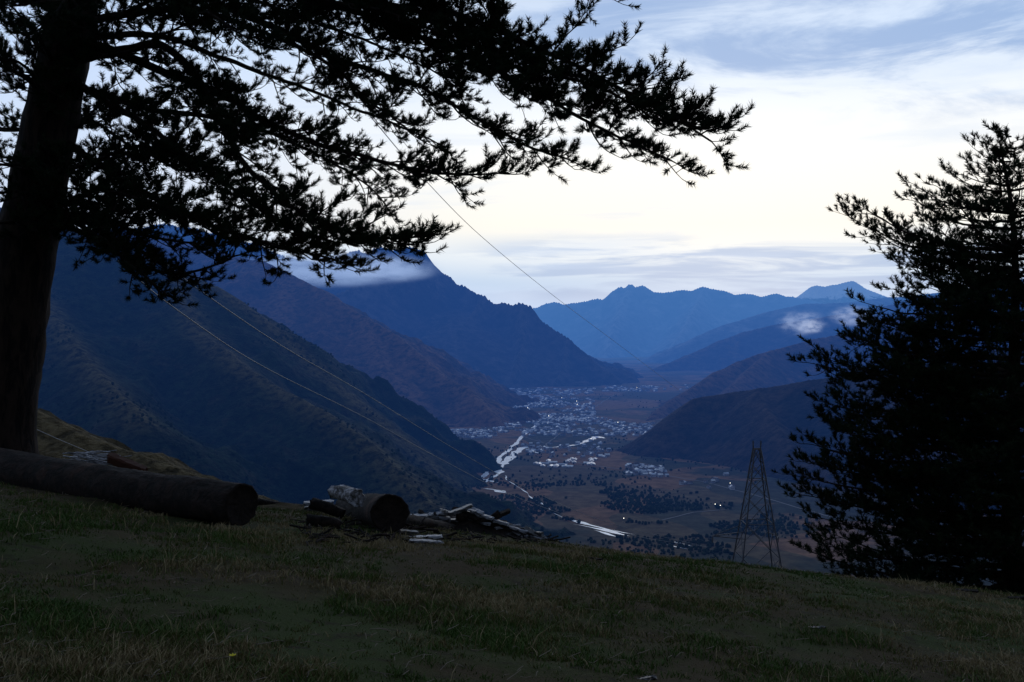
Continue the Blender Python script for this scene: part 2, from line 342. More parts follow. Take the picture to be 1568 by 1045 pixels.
# ---------------------------------------------------------------- tube tools
class Tubes:
    def __init__(s): s.V=[];s.Q=[];s.n=0
    def add(s,pts,rad,k=6,rough=0.):
        pts=np.asarray(pts,float);m=len(pts);rad=np.broadcast_to(rad,(m,))
        T=np.gradient(pts,axis=0);T/=np.linalg.norm(T,axis=1)[:,None]+1e-9
        up=np.array([.13,.31,.94]) if abs(T[0,2])<.8 else np.array([1.,.1,0])
        a=np.cross(T,up);a/=np.linalg.norm(a,axis=1)[:,None]+1e-9;b=np.cross(T,a)
        th=np.arange(k)/k*2*math.pi
        R=rad[:,None]*(1+rough*(rng.random((m,k))-.5))
        v=pts[:,None]+R[...,None]*(np.cos(th)[None,:,None]*a[:,None]+np.sin(th)[None,:,None]*b[:,None])
        s.V.append(v.reshape(-1,3))
        i=np.arange(m-1)[:,None]*k;j=np.arange(k)[None];j2=(j+1)%k
        s.Q.append(np.stack([i+j,i+j2,i+k+j2,i+k+j],-1).reshape(-1,4)+s.n);s.n+=m*k
    def build(s,name,mat,parent=None,smooth=True):
        return mk(name,np.concatenate(s.V),[np.concatenate(s.Q)],[mat],None,smooth,parent)
def resample(pts,step):
    pts=np.asarray(pts,float)
    Pq=np.vstack([2*pts[0]-pts[1],pts,2*pts[-1]-pts[-2]]);out=[]
    for i in range(1,len(Pq)-2):
        p0,p1,p2,p3=Pq[i-1:i+3]
        for t in np.linspace(0,1,8,endpoint=False):
            out.append(.5*((2*p1)+(-p0+p2)*t+(2*p0-5*p1+4*p2-p3)*t*t+(-p0+3*p1-3*p2+p3)*t**3))
    out.append(pts[-1]);out=np.array(out)
    d=np.r_[0,np.cumsum(np.linalg.norm(np.diff(out,axis=0),axis=1))];m=max(4,int(d[-1]/step));t=np.linspace(0,d[-1],m)
    return np.stack([np.interp(t,d,out[:,i]) for i in range(3)],1),d[-1]
def unit(v): return v/(np.linalg.norm(v,axis=-1,keepdims=True)+1e-9)
def u3(v):
    return v/(math.sqrt(v[0]*v[0]+v[1]*v[1]+v[2]*v[2])+1e-9)
class Pine:
    def __init__(s): s.T=Tubes();s.tq=[]
    def twig(s,p,d,L):
        q=[p];dd=d;n=3
        rr=rng.normal(0,.13,(n,3));rr[:,2]+=.24
        for i in range(n):
            dd=u3(dd+rr[i]);q.append(q[-1]+dd*(L/n))
        s.tq.append(q)
    def sub(s,p,d,L,r,dens,bare,twl):
        n=max(4,int(L/.12));q=[p];dd=d.copy()
        for i in range(n):
            t=i/n
            dd=u3(dd+rng.normal(0,.12,3)+np.array([0,0,-.06 if t<.5 else .10]));q.append(q[-1]+dd*L/n)
        q=np.array(q);s.T.add(q,np.linspace(r,.005,len(q)),4)
        m=int(L*dens)
        for j in range(m):
            t=bare+(1-bare)*rng.random()**.8;k=min(n-1,int(t*n));tt=u3(q[k+1]-q[k])
            h=math.hypot(tt[0],tt[1])+1e-6
            side=u3(np.array([tt[1]/h,-tt[0]/h,0])+rng.normal(0,.3,3))*(1 if rng.random()<.5 else -1)
            s.twig(q[k],u3(tt*.8+side*rng.uniform(.3,1.)+np.array([0,0,rng.uniform(-.2,.55)])),twl*rng.uniform(.5,1.25))
        s.twig(q[-1],dd,twl)
    def limb(s,pts,r0,r1=.012,L=1.1,step=.17,t0=.25,dens=11,bare=.3,twl=.22,Ltip=.45,wob=.02,vs=.45):
        q,D=resample(pts,.15);m=len(q)
        q[1:]+=np.cumsum(rng.normal(0,wob,(m-1,3)),0)*.5
        s.T.add(q,r0+(r1-r0)*np.linspace(0,1,m)**.8,7,.12)
        t=t0*D
        sg=1
        while t<D-.05:
            k=min(m-2,int(t/D*(m-1)));tt=unit(q[k+1]-q[k]);f=t/D
            env=(Ltip+(1-Ltip)*math.sin(math.pi*min(1,max(0,(f-t0)/(1-t0)))**.7*.98))
            side=unit(np.cross(tt,np.array([0,0,1.]))+rng.normal(0,.3,3)+np.array([0,0,rng.normal(.08,vs)]))*sg;sg=-sg
            s.sub(q[k],unit(tt*rng.uniform(.6,1.2)+side),L*env*rng.uniform(.6,1.2),.014,dens,bare,twl)
            t+=step*rng.uniform(.6,1.4)
        s.sub(q[-1],unit(q[-1]-q[-3]),.35,.01,dens*1.6,.1,twl)
    def build(s,root,bark,needle,nn=42,nl=.085,nw=.007,tr=.006):
        Q=np.array(s.tq)
        n=len(Q)
        d=unit(Q[:,3]-Q[:,0]);a=unit(np.cross(d,rng.normal(0,1,(n,3))));b=np.cross(d,a)
        th=np.arange(3)/3*2*math.pi
        off=np.cos(th)[None,:,None]*a[:,None]+np.sin(th)[None,:,None]*b[:,None]
        rad=np.linspace(tr,tr*.5,4)
        VV=(Q[:,:,None]+off[:,None]*rad[None,:,None,None]).reshape(-1,3)
        i=np.arange(3)[:,None]*3;j=np.arange(3)[None];j2=(j+1)%3
        q4=np.stack([i+j,i+j2,i+3+j2,i+3+j],-1).reshape(-1,4)
        s.T.V.append(VV);s.T.Q.append((q4[None]+np.arange(n)[:,None,None]*12).reshape(-1,4)+s.T.n);s.T.n+=len(VV)
        s.T.build('trunk_and_limbs',bark,root)
        b0=np.concatenate([Q[:,1],Q[:,2]]);b1=np.concatenate([Q[:,2],Q[:,3]]);bd=b1-b0;n=len(b0)
        t=rng.random((n,nn,1))*1.05;base=b0[:,None]+bd[:,None]*t;bd=unit(bd)
        rad=unit(np.cross(bd[:,None],rng.normal(0,1,(n,nn,3))))
        dr=unit(bd[:,None]*rng.uniform(.35,1.1,(n,nn,1))+rad*rng.uniform(.5,1.,(n,nn,1))+np.array([0,0,.12]))
        tip=base+dr*nl*rng.uniform(.7,1.25,(n,nn,1))
        w=unit(np.cross(dr,rng.normal(0,1,(n,nn,3))))*nw*.5
        V=np.stack([base-w,base+w,tip],2).reshape(-1,3)
        F_=np.arange(len(V)).reshape(-1,3)
        mk('needles',V,[F_],[needle],None,False,root)
# ---------------------------------------------------------------- materials for trees
mb,nt=newmat('pine_bark');p=POS(nt)
n1=NOISE(nt,SCALE(nt,p,(1,1,.25)),9,5,.65,.5)
c=MIX(nt,MR(nt,n1,.4,.62),(.006,.005,.005),(.026,.017,.013));finish(nt,c,.95,.15,n1,1.,.05)
mn,nt=newmat('pine_needles');p=POS(nt)
c=MIX(nt,MR(nt,NOISE(nt,p,1.3,2),.35,.65),(.007,.016,.009),(.016,.030,.013));finish(nt,c,.8,.1)
# ---------------------------------------------------------------- big pine, left
pine=empty('pine_tree');T=Pine()
base=P(8,716,16);base[2]=float(gz(base[0],base[1]))-.3
tr=[base,P(2,660,16),P(20,520,16),P(40,380,16),P(75,200,16),(P(112,20,16)),P(135,-120,16),P(150,-300,16.1),P(165,-480,16.1),P(160,-640,16.2)]
q,D=resample(tr,.25);m=len(q);f=np.linspace(0,1,m)
rad=.50*(1-f)**.6*.98+.05;rad[:4]*=np.array([1.3,1.2,1.1,1.04])
T.T.add(q,rad,22,.10)
def LP(l): return [P(*a) for a in l]
T.limb(LP([(135,-100,16),(350,-75,15.2),(560,-30,14.2),(690,15,13.5),(780,55,13),(880,102,12.7),(970,148,12.4),(1082,205,12.1)]),.11,L=1.1,t0=.28,dens=19,step=.085,bare=.12)
T.limb(LP([(135,-60,16),(330,-20,15.5),(520,10,14.8),(660,60,14.2),(780,115,13.6),(880,172,13.2),(950,212,13.),(1040,248,12.9)]),.09,L=.9,t0=.25,dens=17,step=.10,bare=.15)
T.limb(LP([(135,-90,16),(350,-45,15.2),(560,0,14),(700,50,13.3),(820,110,12.7),(920,150,12.5),(1020,198,12.4)]),.08,L=.8,t0=.45,dens=17,step=.11,bare=.15)
T.limb(LP([(135,-200,16),(420,-170,15.5),(640,-120,15),(760,-70,14.6),(850,-30,14.2),(905,-5,14)]),.08,L=.8,t0=.3)
T.limb(LP([(130,-20,16),(300,-5,15.5),(420,40,15),(540,95,14.5),(640,130,14.2),(720,170,13.9),(800,215,13.6),(880,240,13.4)]),.085,L=.85,t0=.25,step=.12,dens=14)
T.limb(LP([(120,60,16),(240,105,15.5),(340,150,15),(430,200,14.5),(520,235,14.2),(600,252,14),(690,266,13.7),(785,260,13.4)]),.085,L=.8,t0=.2,step=.11,dens=15,bare=.25)
T.limb(LP([(125,90,16),(200,70,15.4),(250,66,14.9),(300,112,14.5),(335,170,14.1),(370,230,13.9),(430,290,13.6),(500,325,13.4),(580,348,13.2),(650,345,13)]),.085,L=.9,t0=.33,step=.085,dens=17,bare=.15)
T.limb(LP([(92,210,16),(200,280,15.5),(300,335,15),(400,365,14.6),(480,385,14.4),(530,398,14.2)]),.07,L=.8,t0=.12,step=.09,dens=16)
T.limb(LP([(75,330,16),(160,375,15.7),(230,415,15.4),(290,425,15.1),(375,400,15)]),.055,L=.55,t0=.2,step=.11,dens=13)
T.limb(LP([(75,320,16),(150,360,15.0),(200,400,14.4),(260,450,14.)]),.05,L=.55,t0=.25,step=.12,dens=12)
T.limb(LP([(100,120,16),(200,180,15),(270,230,14.4),(350,290,14),(430,340,13.8),(540,370,13.6)]),.07,L=.9,t0=.12,step=.10,dens=15)
T.limb(LP([(110,40,16),(260,20,14.8),(380,50,14.2),(480,100,13.8),(560,170,13.5),(620,215,13.4)]),.07,L=.8,t0=.25,step=.14,dens=12)
T.limb(LP([(100,130,16),(230,170,17.5),(340,190,18.5),(460,230,19),(560,290,19.5),(600,330,19.6)]),.07,L=1.0,t0=.1,step=.12)
T.limb(LP([(120,0,16),(250,-40,17.2),(400,0,18),(540,50,18.5),(640,90,18.6),(720,140,18.6)]),.07,L=1.0,t0=.2,step=.13)
T.limb(LP([(100,60,16),(240,60,17.2),(380,110,18),(500,150,18.5),(590,190,18.6),(680,230,18.6)]),.07,L=.9,t0=.3,step=.17)
T.limb(LP([(85,180,16),(40,120,15.4),(-60,80,15)]),.06,L=.9,t0=.1,step=.12)
T.limb(LP([(110,40,16),(60,0,15),(-30,-20,14)]),.06,L=.9,t0=.1,step=.11)
T.limb(LP([(80,180,16),(20,200,17),(-60,180,18)]),.06,L=.9,t0=.1,step=.12)
T.limb(LP([(60,330,16),(150,290,14.6),(230,300,13.9),(300,320,13.5)]),.05,L=.85,t0=.1,step=.09,dens=15)
T.limb(LP([(70,270,16),(130,250,15),(210,220,14.4),(290,240,14)]),.05,L=.9,t0=.05,step=.09,dens=15)
T.limb(LP([(80,200,16),(140,190,17),(210,230,17.6),(300,260,18)]),.05,L=.9,t0=.05,step=.10,dens=14)
T.limb(LP([(60,340,16),(130,330,17),(220,360,17.6),(330,380,18)]),.05,L=.8,t0=.1,step=.10,dens=14)
T.limb(LP([(60,300,16),(130,340,15.4),(190,370,15),(240,400,14.8)]),.05,L=.8,t0=.1,step=.10,dens=14)
T.limb(LP([(55,360,16),(20,340,15),(-50,350,14.5)]),.05,L=.7,t0=.15,step=.15)
T.limb(LP([(60,300,16),(20,290,15),(-50,300,14.5)]),.05,L=.8,t0=.1,step=.13)
T.limb(LP([(70,240,16),(20,250,15),(-50,240,14.5)]),.05,L=.8,t0=.1,step=.12)
T.limb(LP([(135,-90,16),(230,-30,14),(310,20,13),(390,70,12.4)]),.06,L=.9,t0=.2,step=.12)
T.limb(LP([(135,-120,16),(240,-60,15),(360,-30,14),(500,0,13.5),(620,30,13.2),(700,70,13)]),.07,L=.9,t0=.15,step=.12)
T.limb(LP([(135,-60,16),(110,-20,14),(60,40,12.8)]),.06,L=.9,t0=.2,step=.11)
T.limb(LP([(90,60,16),(180,90,15),(240,60,14.4),(300,40,14)]),.06,L=.8,t0=.15,step=.13)
T.limb(LP([(80,100,16),(60,60,14.6),(20,20,13.8)]),.06,L=.9,t0=.15,step=.11)
T.limb(LP([(70,160,16),(50,110,14.6),(10,90,13.8)]),.06,L=.9,t0=.15,step=.12)
T.limb(LP([(110,20,16),(170,30,15.2),(240,0,14.6),(330,-10,14)]),.06,L=.9,t0=.1,step=.11)
for i in range(12): # crown above the frame
    a=rng.uniform(0,2*math.pi);v=rng.uniform(-600,-180);c0=P(155,v,16.1);Lr=rng.uniform(2,4.5)*(1 if v>-400 else .6)
    dv=np.array([math.cos(a),math.sin(a),.0])
    T.limb([c0,c0+dv*Lr*.4+[0,0,.3],c0+dv*Lr*.75+[0,0,.4],c0+dv*Lr+[0,0,.2]],.06,L=.9,t0=.3,step=.4,dens=5,twl=.35)
T.build(pine,mb,mn,nn=32,nl=.078,nw=.011)
# ---------------------------------------------------------------- right pine
rp=empty('pine_tree');R=Pine();YR=26.
cxr=P(1548,0,YR)[0];zb=float(gz(cxr,YR))-.3;zt=P(0,215,YR)[2]
q,D=resample([np.array([cxr+.2,YR,zb]),np.array([cxr,YR,zb+3]),np.array([cxr+.1,YR,zt-3]),np.array([cxr-.3,YR,zt])],.3)
R.T.add(q,np.linspace(.3,.02,len(q)),12,.1)
pv=[200,230,260,285,305,335,355,375,430,470,520,555,600,625,650,700,750,800,850,880]
pu=[1525,1508,1475,1400,1325,1295,1330,1395,1385,1320,1300,1225,1240,1300,1230,1240,1205,1265,1225,1290]
v=222.
while v<885:
    ru=(1545-np.interp(v,pv,pu))/F*YR
    c0=np.array([cxr,YR,P(0,v,YR)[2]])
    kk=5
    a0=rng.uniform(0,6.28)
    azs=[a0+i*2*math.pi/kk+rng.normal(0,.25) for i in range(kk)]+[math.pi+rng.normal(0,.18)]+([math.pi+rng.normal(0,.6)] if v>390 else [])
    for i,a in enumerate(azs):
        edge=(i==kk)
        Lr=max(.3,ru)*(rng.uniform(.94,1.03) if edge else rng.uniform(.55,.9))*(1. if math.cos(a)<.2 else .85)
        dv=np.array([math.cos(a),math.sin(a),0.])
        rise=.12 if v>400 else .3
        c1=c0+[0,0,rng.normal(0,.12)]
        pts=[c1+[0,0,-rise*Lr],c1+dv*Lr*.35+[0,0,-rise*Lr*.9],c1+dv*Lr*.7+[0,0,-rise*Lr*.6],c1+dv*Lr]
        R.limb(pts,.02+.012*Lr,.008,L=min(1.1,.35+.2*Lr),step=.22 if v>400 else .22,t0=.15,dens=9 if v>400 else 7,bare=.15,twl=.26,Ltip=.5,vs=.55)
    v+=24 if v>400 else 22
R.limb([np.array([cxr-.25,YR,zt-1.5]),np.array([cxr-.3,YR,zt-.7]),np.array([cxr-.33,YR,zt-.1])],.03,.01,L=.3,step=.1,t0=.05,dens=9)
R.build(rp,mb,mn,nn=18,nl=.12,nw=.021)
# ---------------------------------------------------------------- ground helper
def og(u,v):
    lo,hi=2.5,17.5
    for _ in range(40):
        mid=(lo+hi)/2;p=P(u,v,mid)
        if p[2]>gz(p[0],p[1]): lo=mid
        else: hi=mid
    p=P(u,v,lo);p[2]=float(gz(p[0],p[1]));return p
# ---------------------------------------------------------------- logs
mlog,nt=newmat('log_bark');tc=N(nt,'ShaderNodeTexCoord').outputs['Object']
n1=NOISE(nt,tc,7,6,.7,.6);n2=NOISE(nt,tc,1.6,3)
c=MIX(nt,MR(nt,n1,.42,.6),(.006,.005,.0045),(.024,.015,.012));c=MIX(nt,MR(nt,n2,.60,.72),c,(.055,.028,.020));finish(nt,c,.85,.2,n1,1.,.06)
mend,nt=newmat('log_end_grain');tc=N(nt,'ShaderNodeTexCoord').outputs['Object']
n1=NOISE(nt,tc,18,5,.7);c=MIX(nt,MR(nt,n1,.35,.65),(.008,.006,.006),(.022,.015,.012));finish(nt,c,.9,.15,n1,.8,.02)
mpale,nt=newmat('weathered_wood');tc=N(nt,'ShaderNodeTexCoord').outputs['Object']
n1=NOISE(nt,SCALE(nt,tc,(3,14,14)),2,6,.7,.3);c=MIX(nt,MR(nt,n1,.40,.60),(.05,.052,.06),(.34,.35,.40));finish(nt,c,.4,.6,n1,.8,.015)
mbirch,nt=newmat('pale_bark');tc=N(nt,'ShaderNodeTexCoord').outputs['Object']
n1=NOISE(nt,tc,7,6,.7,.8);c=MIX(nt,MR(nt,n1,.44,.60),(.03,.028,.027),(.36,.36,.40));finish(nt,c,.6,.4,n1,1.,.05)
def log(name,a,b,ra,rb,mat,bend=.05,k=28,rough=.03,seed=0,endm=None):
    a=np.array(a,float);b=np.array(b,float);L=np.linalg.norm(b-a);m=max(10,int(L/.07))
    T_=unit(b-a);s1=unit(np.cross(T_,[0,0,1.]));s2=np.cross(s1,T_)
    t=np.linspace(0,1,m);th=np.arange(k)/k*2*math.pi
    ctr=a+(b-a)*t[:,None]+s2*(bend*np.sin(t*math.pi*1.3+seed))[:,None]*1.+s1*(bend*np.sin(t*5+seed))[:,None]
    TT,HH=np.meshgrid(t*L,th,indexing='ij')
    Rr=(ra+(rb-ra)*t)[:,None]*(1+.12*fbm(TT*.8+seed,np.cos(HH)*.8+3,3,seed)+rough*2*fbm(TT*3+np.sin(HH)*2,np.cos(HH)*5+seed,4,seed+3))
    V=ctr[:,None]+Rr[...,None]*(np.cos(th)[None,:,None]*s1+np.sin(th)[None,:,None]*s2)
    V=V.reshape(-1,3);V[:k]+=rng.normal(0,.006,(k,3));V[-k:]+=rng.normal(0,.006,(k,3))
    i=np.arange(m-1)[:,None]*k;j=np.arange(k)[None];j2=(j+1)%k
    Q=np.stack([i+j,i+j2,i+k+j2,i+k+j],-1).reshape(-1,4);extra=[];EQ=[];n0=len(V);ET=[]
    for e,row in ((0,0),(1,m-1)):
        o=row*k;c=ctr[row]
        prev=np.arange(k)+o
        for sc,dp in ((.92,.012),(.86,-.01),(.45,-.02)):
            ring=c+(V[o:o+k]-c)*sc+T_*(dp if e else -dp)+rng.normal(0,.005,(k,3))
            idx=np.arange(k)+n0+len(extra);extra+=list(ring)
            EQ+= [[prev[x],prev[(x+1)%k],idx[(x+1)%k],idx[x]] for x in range(k)];prev=idx
        ci=n0+len(extra);extra.append(c);ET+=[[prev[x],prev[(x+1)%k],ci] for x in range(k)]
    V=np.vstack([V,np.array(extra)]);o0=V.mean(0)
    ob=mk(name,V-o0,[np.vstack([Q,np.array(EQ)]),np.array(ET)],[mat,endm or mend],[0]*len(Q)+[1]*(len(EQ)+len(ET)),True);ob.location=o0
    return ob
b=og(370,812);b=b+[0,0,.24]
a=P(-150,672,16.2);a[2]=float(gz(a[0],a[1]))+.3
log('fallen_log',a,b+np.array([0,.15,0]),.31,.25,mlog,.05,40,.05,3)
b=og(596,817)+[0,0,.27];a=og(528,785)+[0,.25,.20]
log('fallen_log',a,b,.23,.265,mlog,.01,36,.035,5)
a=P(513,752,13.0);b2=P(545,756,12.4);a[2]=float(gz(a[0],a[1]))+.50;b2[2]=float(gz(b2[0],b2[1]))+.52
log('birch_log',a,b2,.09,.12,mbirch,.03,24,.16,7,mbirch)
a=og(352,752)+[0,.6,.05];b3=og(445,768)+[0,.6,.03]
log('thin_log',a,b3,.09,.05,mlog,.02,14,.1,9)
pile=empty('scrap_wood_pile')
for (u1,v1,u2,v2,r,dz,dz2) in [(470,806,520,812,.08,.09,.07),(478,792,525,800,.09,.2,.14),(610,808,700,800,.09,.1,.1),(690,800,770,806,.08,.12,.1),(640,798,700,806,.11,.14,.1),(748,800,810,812,.07,.14,.07),(725,796,775,796,.10,.22,.2),(560,800,640,806,.09,.09,.09),(700,800,760,806,.09,.3,.12),(740,800,765,790,.07,.12,.38),(650,800,668,795,.06,.2,.3)]:
    a=og(u1,v1)+[0,0,dz];b3=og(u2,v2)+[0,0,dz2];o=log('round_%d'%u1,a,b3,r,r*.8,mlog,.02,12,.15,int(u1));o.parent=pile
mred=flatmat('fresh_split_wood',(.08,.028,.015),.8,False)
def board(name,c,L,w,t,yaw,pitch,roll,mat,seed=0):
    m=14;xs=np.linspace(-L/2,L/2,m);V=[];sk=rng.normal(0,.25)
    tap=rng.uniform(.5,1.)
    for i,x in enumerate(xs):
        f=i/(m-1)
        ww=w/2*(1+rng.normal(0,.07))*(.6 if i in(0,m-1) else 1)*(1-(1-tap)*f);z=.012*math.sin(x*4+seed);yo=sk*w*.2*math.sin(f*3)
        for (yy,zz) in ((-ww,-t/2),(-ww*1.0,t*.3),(-ww*.85,t/2),(ww*.85,t/2),(ww,t*.3),(ww,-t/2)): V.append((x+rng.normal(0,.012),yo+yy+rng.normal(0,.005),zz+z+rng.normal(0,.003)))
    k=6;Q=[];
    for i in range(m-1):
        for j in range(k): Q.append([i*k+j,i*k+(j+1)%k,(i+1)*k+(j+1)%k,(i+1)*k+j])
    E=[[0,1,2,3],[0,3,4,5],[(m-1)*k+3,(m-1)*k+2,(m-1)*k+1,(m-1)*k],[(m-1)*k+5,(m-1)*k+4,(m-1)*k+3,(m-1)*k]]
    ob=mk(name,V,[np.array(Q+E)],[mat]);ob.rotation_euler=(roll,pitch,yaw);ob.location=c;return ob
p=P(195,0,14.6);p[2]=float(gz(p[0],p[1]));board('split_log',p+np.array([0,0,.46]),.62,.14,.12,-.15,.38,.2,mred)
mdk,nt=newmat('wet_dark_wood');tc=N(nt,'ShaderNodeTexCoord').outputs['Object']
n1=NOISE(nt,SCALE(nt,tc,(3,14,14)),2,6,.7,.3);c=MIX(nt,MR(nt,n1,.42,.62),(.012,.011,.011),(.08,.075,.08));finish(nt,c,.36,.5,n1,.8,.015)
spec=[(642,826,.62,.13,.04,.1,.0,.03,0),(652,832,.42,.10,.03,-.2,.02,.05,.0),(660,797,.70,.14,.05,-.1,.03,.1,.22),(690,792,.55,.15,.05,.25,-.05,-.05,.20),
(725,795,.70,.12,.05,-.5,.18,.1,.24),(745,800,.85,.12,.05,-.35,.22,-.15,.26),(760,790,.55,.15,.06,.5,-.25,.1,.30),(735,785,.6,.13,.05,-.7,.1,.0,.3),
(780,806,.65,.10,.04,-.3,.2,.05,.14),(795,815,.45,.1,.03,.2,.03,0,.01),(770,815,.4,.12,.04,.9,0,0,.01),(492,800,.6,.16,.06,-.3,.0,.1,.16),(488,768,.5,.14,.06,.1,0,.1,.25),
(505,805,.4,.1,.04,.3,0,.1,.02),(715,806,.5,.12,.04,.1,0,.0,.02),(620,818,.4,.12,.03,-.3,0,.1,.02),(805,812,.3,.08,.03,-.6,.05,0,.03),(700,800,.3,.1,.04,1.2,0,.1,.03)]
for i in range(56):
    uu=rng.uniform(635,820) if i%4 else rng.uniform(470,520)
    hmax=.34*math.exp(-((uu-715)/65)**2)+.10
    spec.append((uu,rng.uniform(798,816),rng.uniform(.18,.65),rng.uniform(.05,.14),rng.uniform(.02,.06),rng.uniform(-1.,1.),rng.normal(.05,.2),rng.normal(0,.3),rng.uniform(0,hmax)))
for i,(u,v,L,w,t,yaw,pi_,ro,dz) in enumerate(spec):
    p=og(u,min(v,808+ (u-784)*.1 if v<815 else v))
    o=board('board_%d'%i,p+np.array([0,0,t/2+dz]),L,w,t,yaw,pi_,ro,(mpale if i in (0,1,2,4,5,8,9,12) or i%7==0 else (mdk if i%2 else mlog)),i);o.parent=pile
S=Tubes()
for _ in range(340):
    u=rng.uniform(465,850);v=rng.uniform(796,834);p=og(u,v)+[0,0,.02];a=rng.uniform(0,6.28);L=rng.uniform(.06,.35)
    S.add([p,p+np.array([math.cos(a),math.sin(a),rng.uniform(-.05,.3)])*L*.5,p+np.array([math.cos(a),math.sin(a),rng.uniform(-.1,.3)])*L],rng.uniform(.004,.018),4)
S.build('bark_scraps',mlog,pile)
S=Tubes()
for _ in range(90):
    p=P(rng.uniform(95,160),0,rng.uniform(14.6,15.4));p[2]=float(gz(p[0],p[1]))+rng.uniform(.25,.55);a=rng.uniform(-.7,.7)
    S.add([p,p+np.array([math.cos(a),math.sin(a),rng.uniform(-.3,.2)])*.2,p+np.array([math.cos(a),math.sin(a),rng.uniform(-.3,.1)])*.4],rng.uniform(.004,.011),4)
S.build('dry_brushwood',mpale)
def mound(name,u,v,rx,rz,mat,seed):
    p=og(u,v);vv=[];m,k=9,20
    for i in range(m):
        r=i/(m-1)
        for j in range(k):
            a=j/k*2*math.pi;x=math.cos(a)*r*rx;y=math.sin(a)*r*rx*.7
            h=rz*(1-r*r)*(1+.5*float(fbm(np.array([x*4+seed]),np.array([y*4]),3,seed)[0]))
            vv.append((p[0]+x,p[1]+y+.3,p[2]-.03+h))
    Q=[[i*k+j,i*k+(j+1)%k,(i+1)*k+(j+1)%k,(i+1)*k+j] for i in range(m-1) for j in range(k)]
    mk(name,vv,[np.array(Q)],[mat],None,True)
mound('earth_mound',705,803,1.2,.28,mlog,3);mound('earth_mound',425,775,.9,.12,mg,5)
for (u,v,sz,mat) in [(1480,906,.32,mlog),(1560,917,.3,mlog),(1250,963,.13,mdk),(988,1042,.12,mdk),(1362,840,.1,mpale),(915,858,.12,mlog),(905,856,.1,mlog)]:
    p=og(u,v);board('wood_chip',p+np.array([0,0,.01]),sz,sz*.3,sz*.12,rng.uniform(-.4,.4),0,.05,mat)
# ---------------------------------------------------------------- grass blades
nB=400000
yy=2.6*(18.5/2.6)**rng.random(nB);xx=yy*rng.uniform(-.72,.72,nB)
dn=fbm(xx*1.1,yy*1.1,4,21)+.7*fbm(xx*7,yy*7,3,22);keep=rng.random(nB)<np.clip(.6+dn*1.3,.08,1);xx=xx[keep];yy=yy[keep];dn=dn[keep];nB=len(xx)
zz=gz(xx,yy);h=rng.uniform(.012,.042,nB)*(1+1.1*np.clip(dn,-.5,1))*(1+.02*yy);w=(.0016+.00028*yy)*rng.uniform(.7,1.5,nB)
tall=rng.random(nB)<.015;h[tall]*=2.2
a=rng.uniform(0,6.283,nB);ln=rng.uniform(.2,1.5,nB)*h;b=rng.uniform(0,6.283,nB)
p0=np.stack([xx,yy,zz-.004],1);wd=np.stack([np.cos(b),np.sin(b)*.5,0*b],1)*w[:,None]
mid=p0+np.stack([np.cos(a)*ln*.3,np.sin(a)*ln*.3,h*.6],1);tip=p0+np.stack([np.cos(a)*ln,np.sin(a)*ln,h],1)
V=np.stack([p0-wd,p0+wd,mid+wd*.7,mid-wd*.7,tip],1).reshape(-1,3)
i5=np.arange(nB)*5
cm=np.clip(.48+1.2*fbm(xx*.5,yy*.5,4,31)+.6*fbm(xx*4,yy*4,3,32)+rng.normal(0,.24,nB),0,1);cm[tall]=1.0
mgb,nt=newmat('grass_blades');at=N(nt,'ShaderNodeAttribute',attribute_name='mask').outputs['Fac']
cr=N(nt,'ShaderNodeValToRGB');setin(nt,cr.inputs[0],at);e=cr.color_ramp.elements
e[0].position=0;e[0].color=(.040,.082,.012,1);e[1].position=1;e[1].color=(.27,.21,.11,1)
q=e.new(.45);q.color=(.070,.096,.018,1);q=e.new(.7);q.color=(.11,.078,.030,1)
finish(nt,cr.outputs[0],.75,.2)
mk('grass',V,[np.stack([i5,i5+1,i5+2,i5+3],1),np.stack([i5+3,i5+2,i5+4],1)],[mgb],None,False,None,np.repeat(cm,5))
S=Tubes()
for _ in range(1100):
    y=3*(17/3)**rng.random();x=y*rng.uniform(-.6,.6);z=float(gz(x,y))+rng.uniform(.012,.03);a=rng.uniform(0,3.14);L=rng.uniform(.03,.14);d=np.array([math.cos(a),math.sin(a),rng.normal(0,.08)])*L
    p=np.array([x,y,z]);S.add([p,p+d*.5+[0,0,rng.normal(0,.006)],p+d],.0012+.00022*y,3)
S.build('straw_litter',flatmat('dry_straw',(.24,.19,.14),.8,False))
fl=empty('yellow_flower');p=og(355,1024);S=Tubes();S.add([p,p+[0,0,.03],p+[.004,0,.055]],.0015,5);S.build('stem',mgb,fl)
vv=[];ff=[]
c=p+np.array([.004,0,.056])
for i in range(7):
    a=i/7*6.283;d=np.array([math.cos(a),math.sin(a),.6]);s_=np.array([-math.sin(a),math.cos(a),0]);k=len(vv)
    vv+=[c,c+d*.011+s_*.006,c+d*.02,c+d*.011-s_*.006];ff.append([k,k+1,k+2,k+3])
mk('petals',vv,[np.array(ff)],[flatmat('yellow_petals',(.9,.75,.02),.6,False)],None,False,fl)
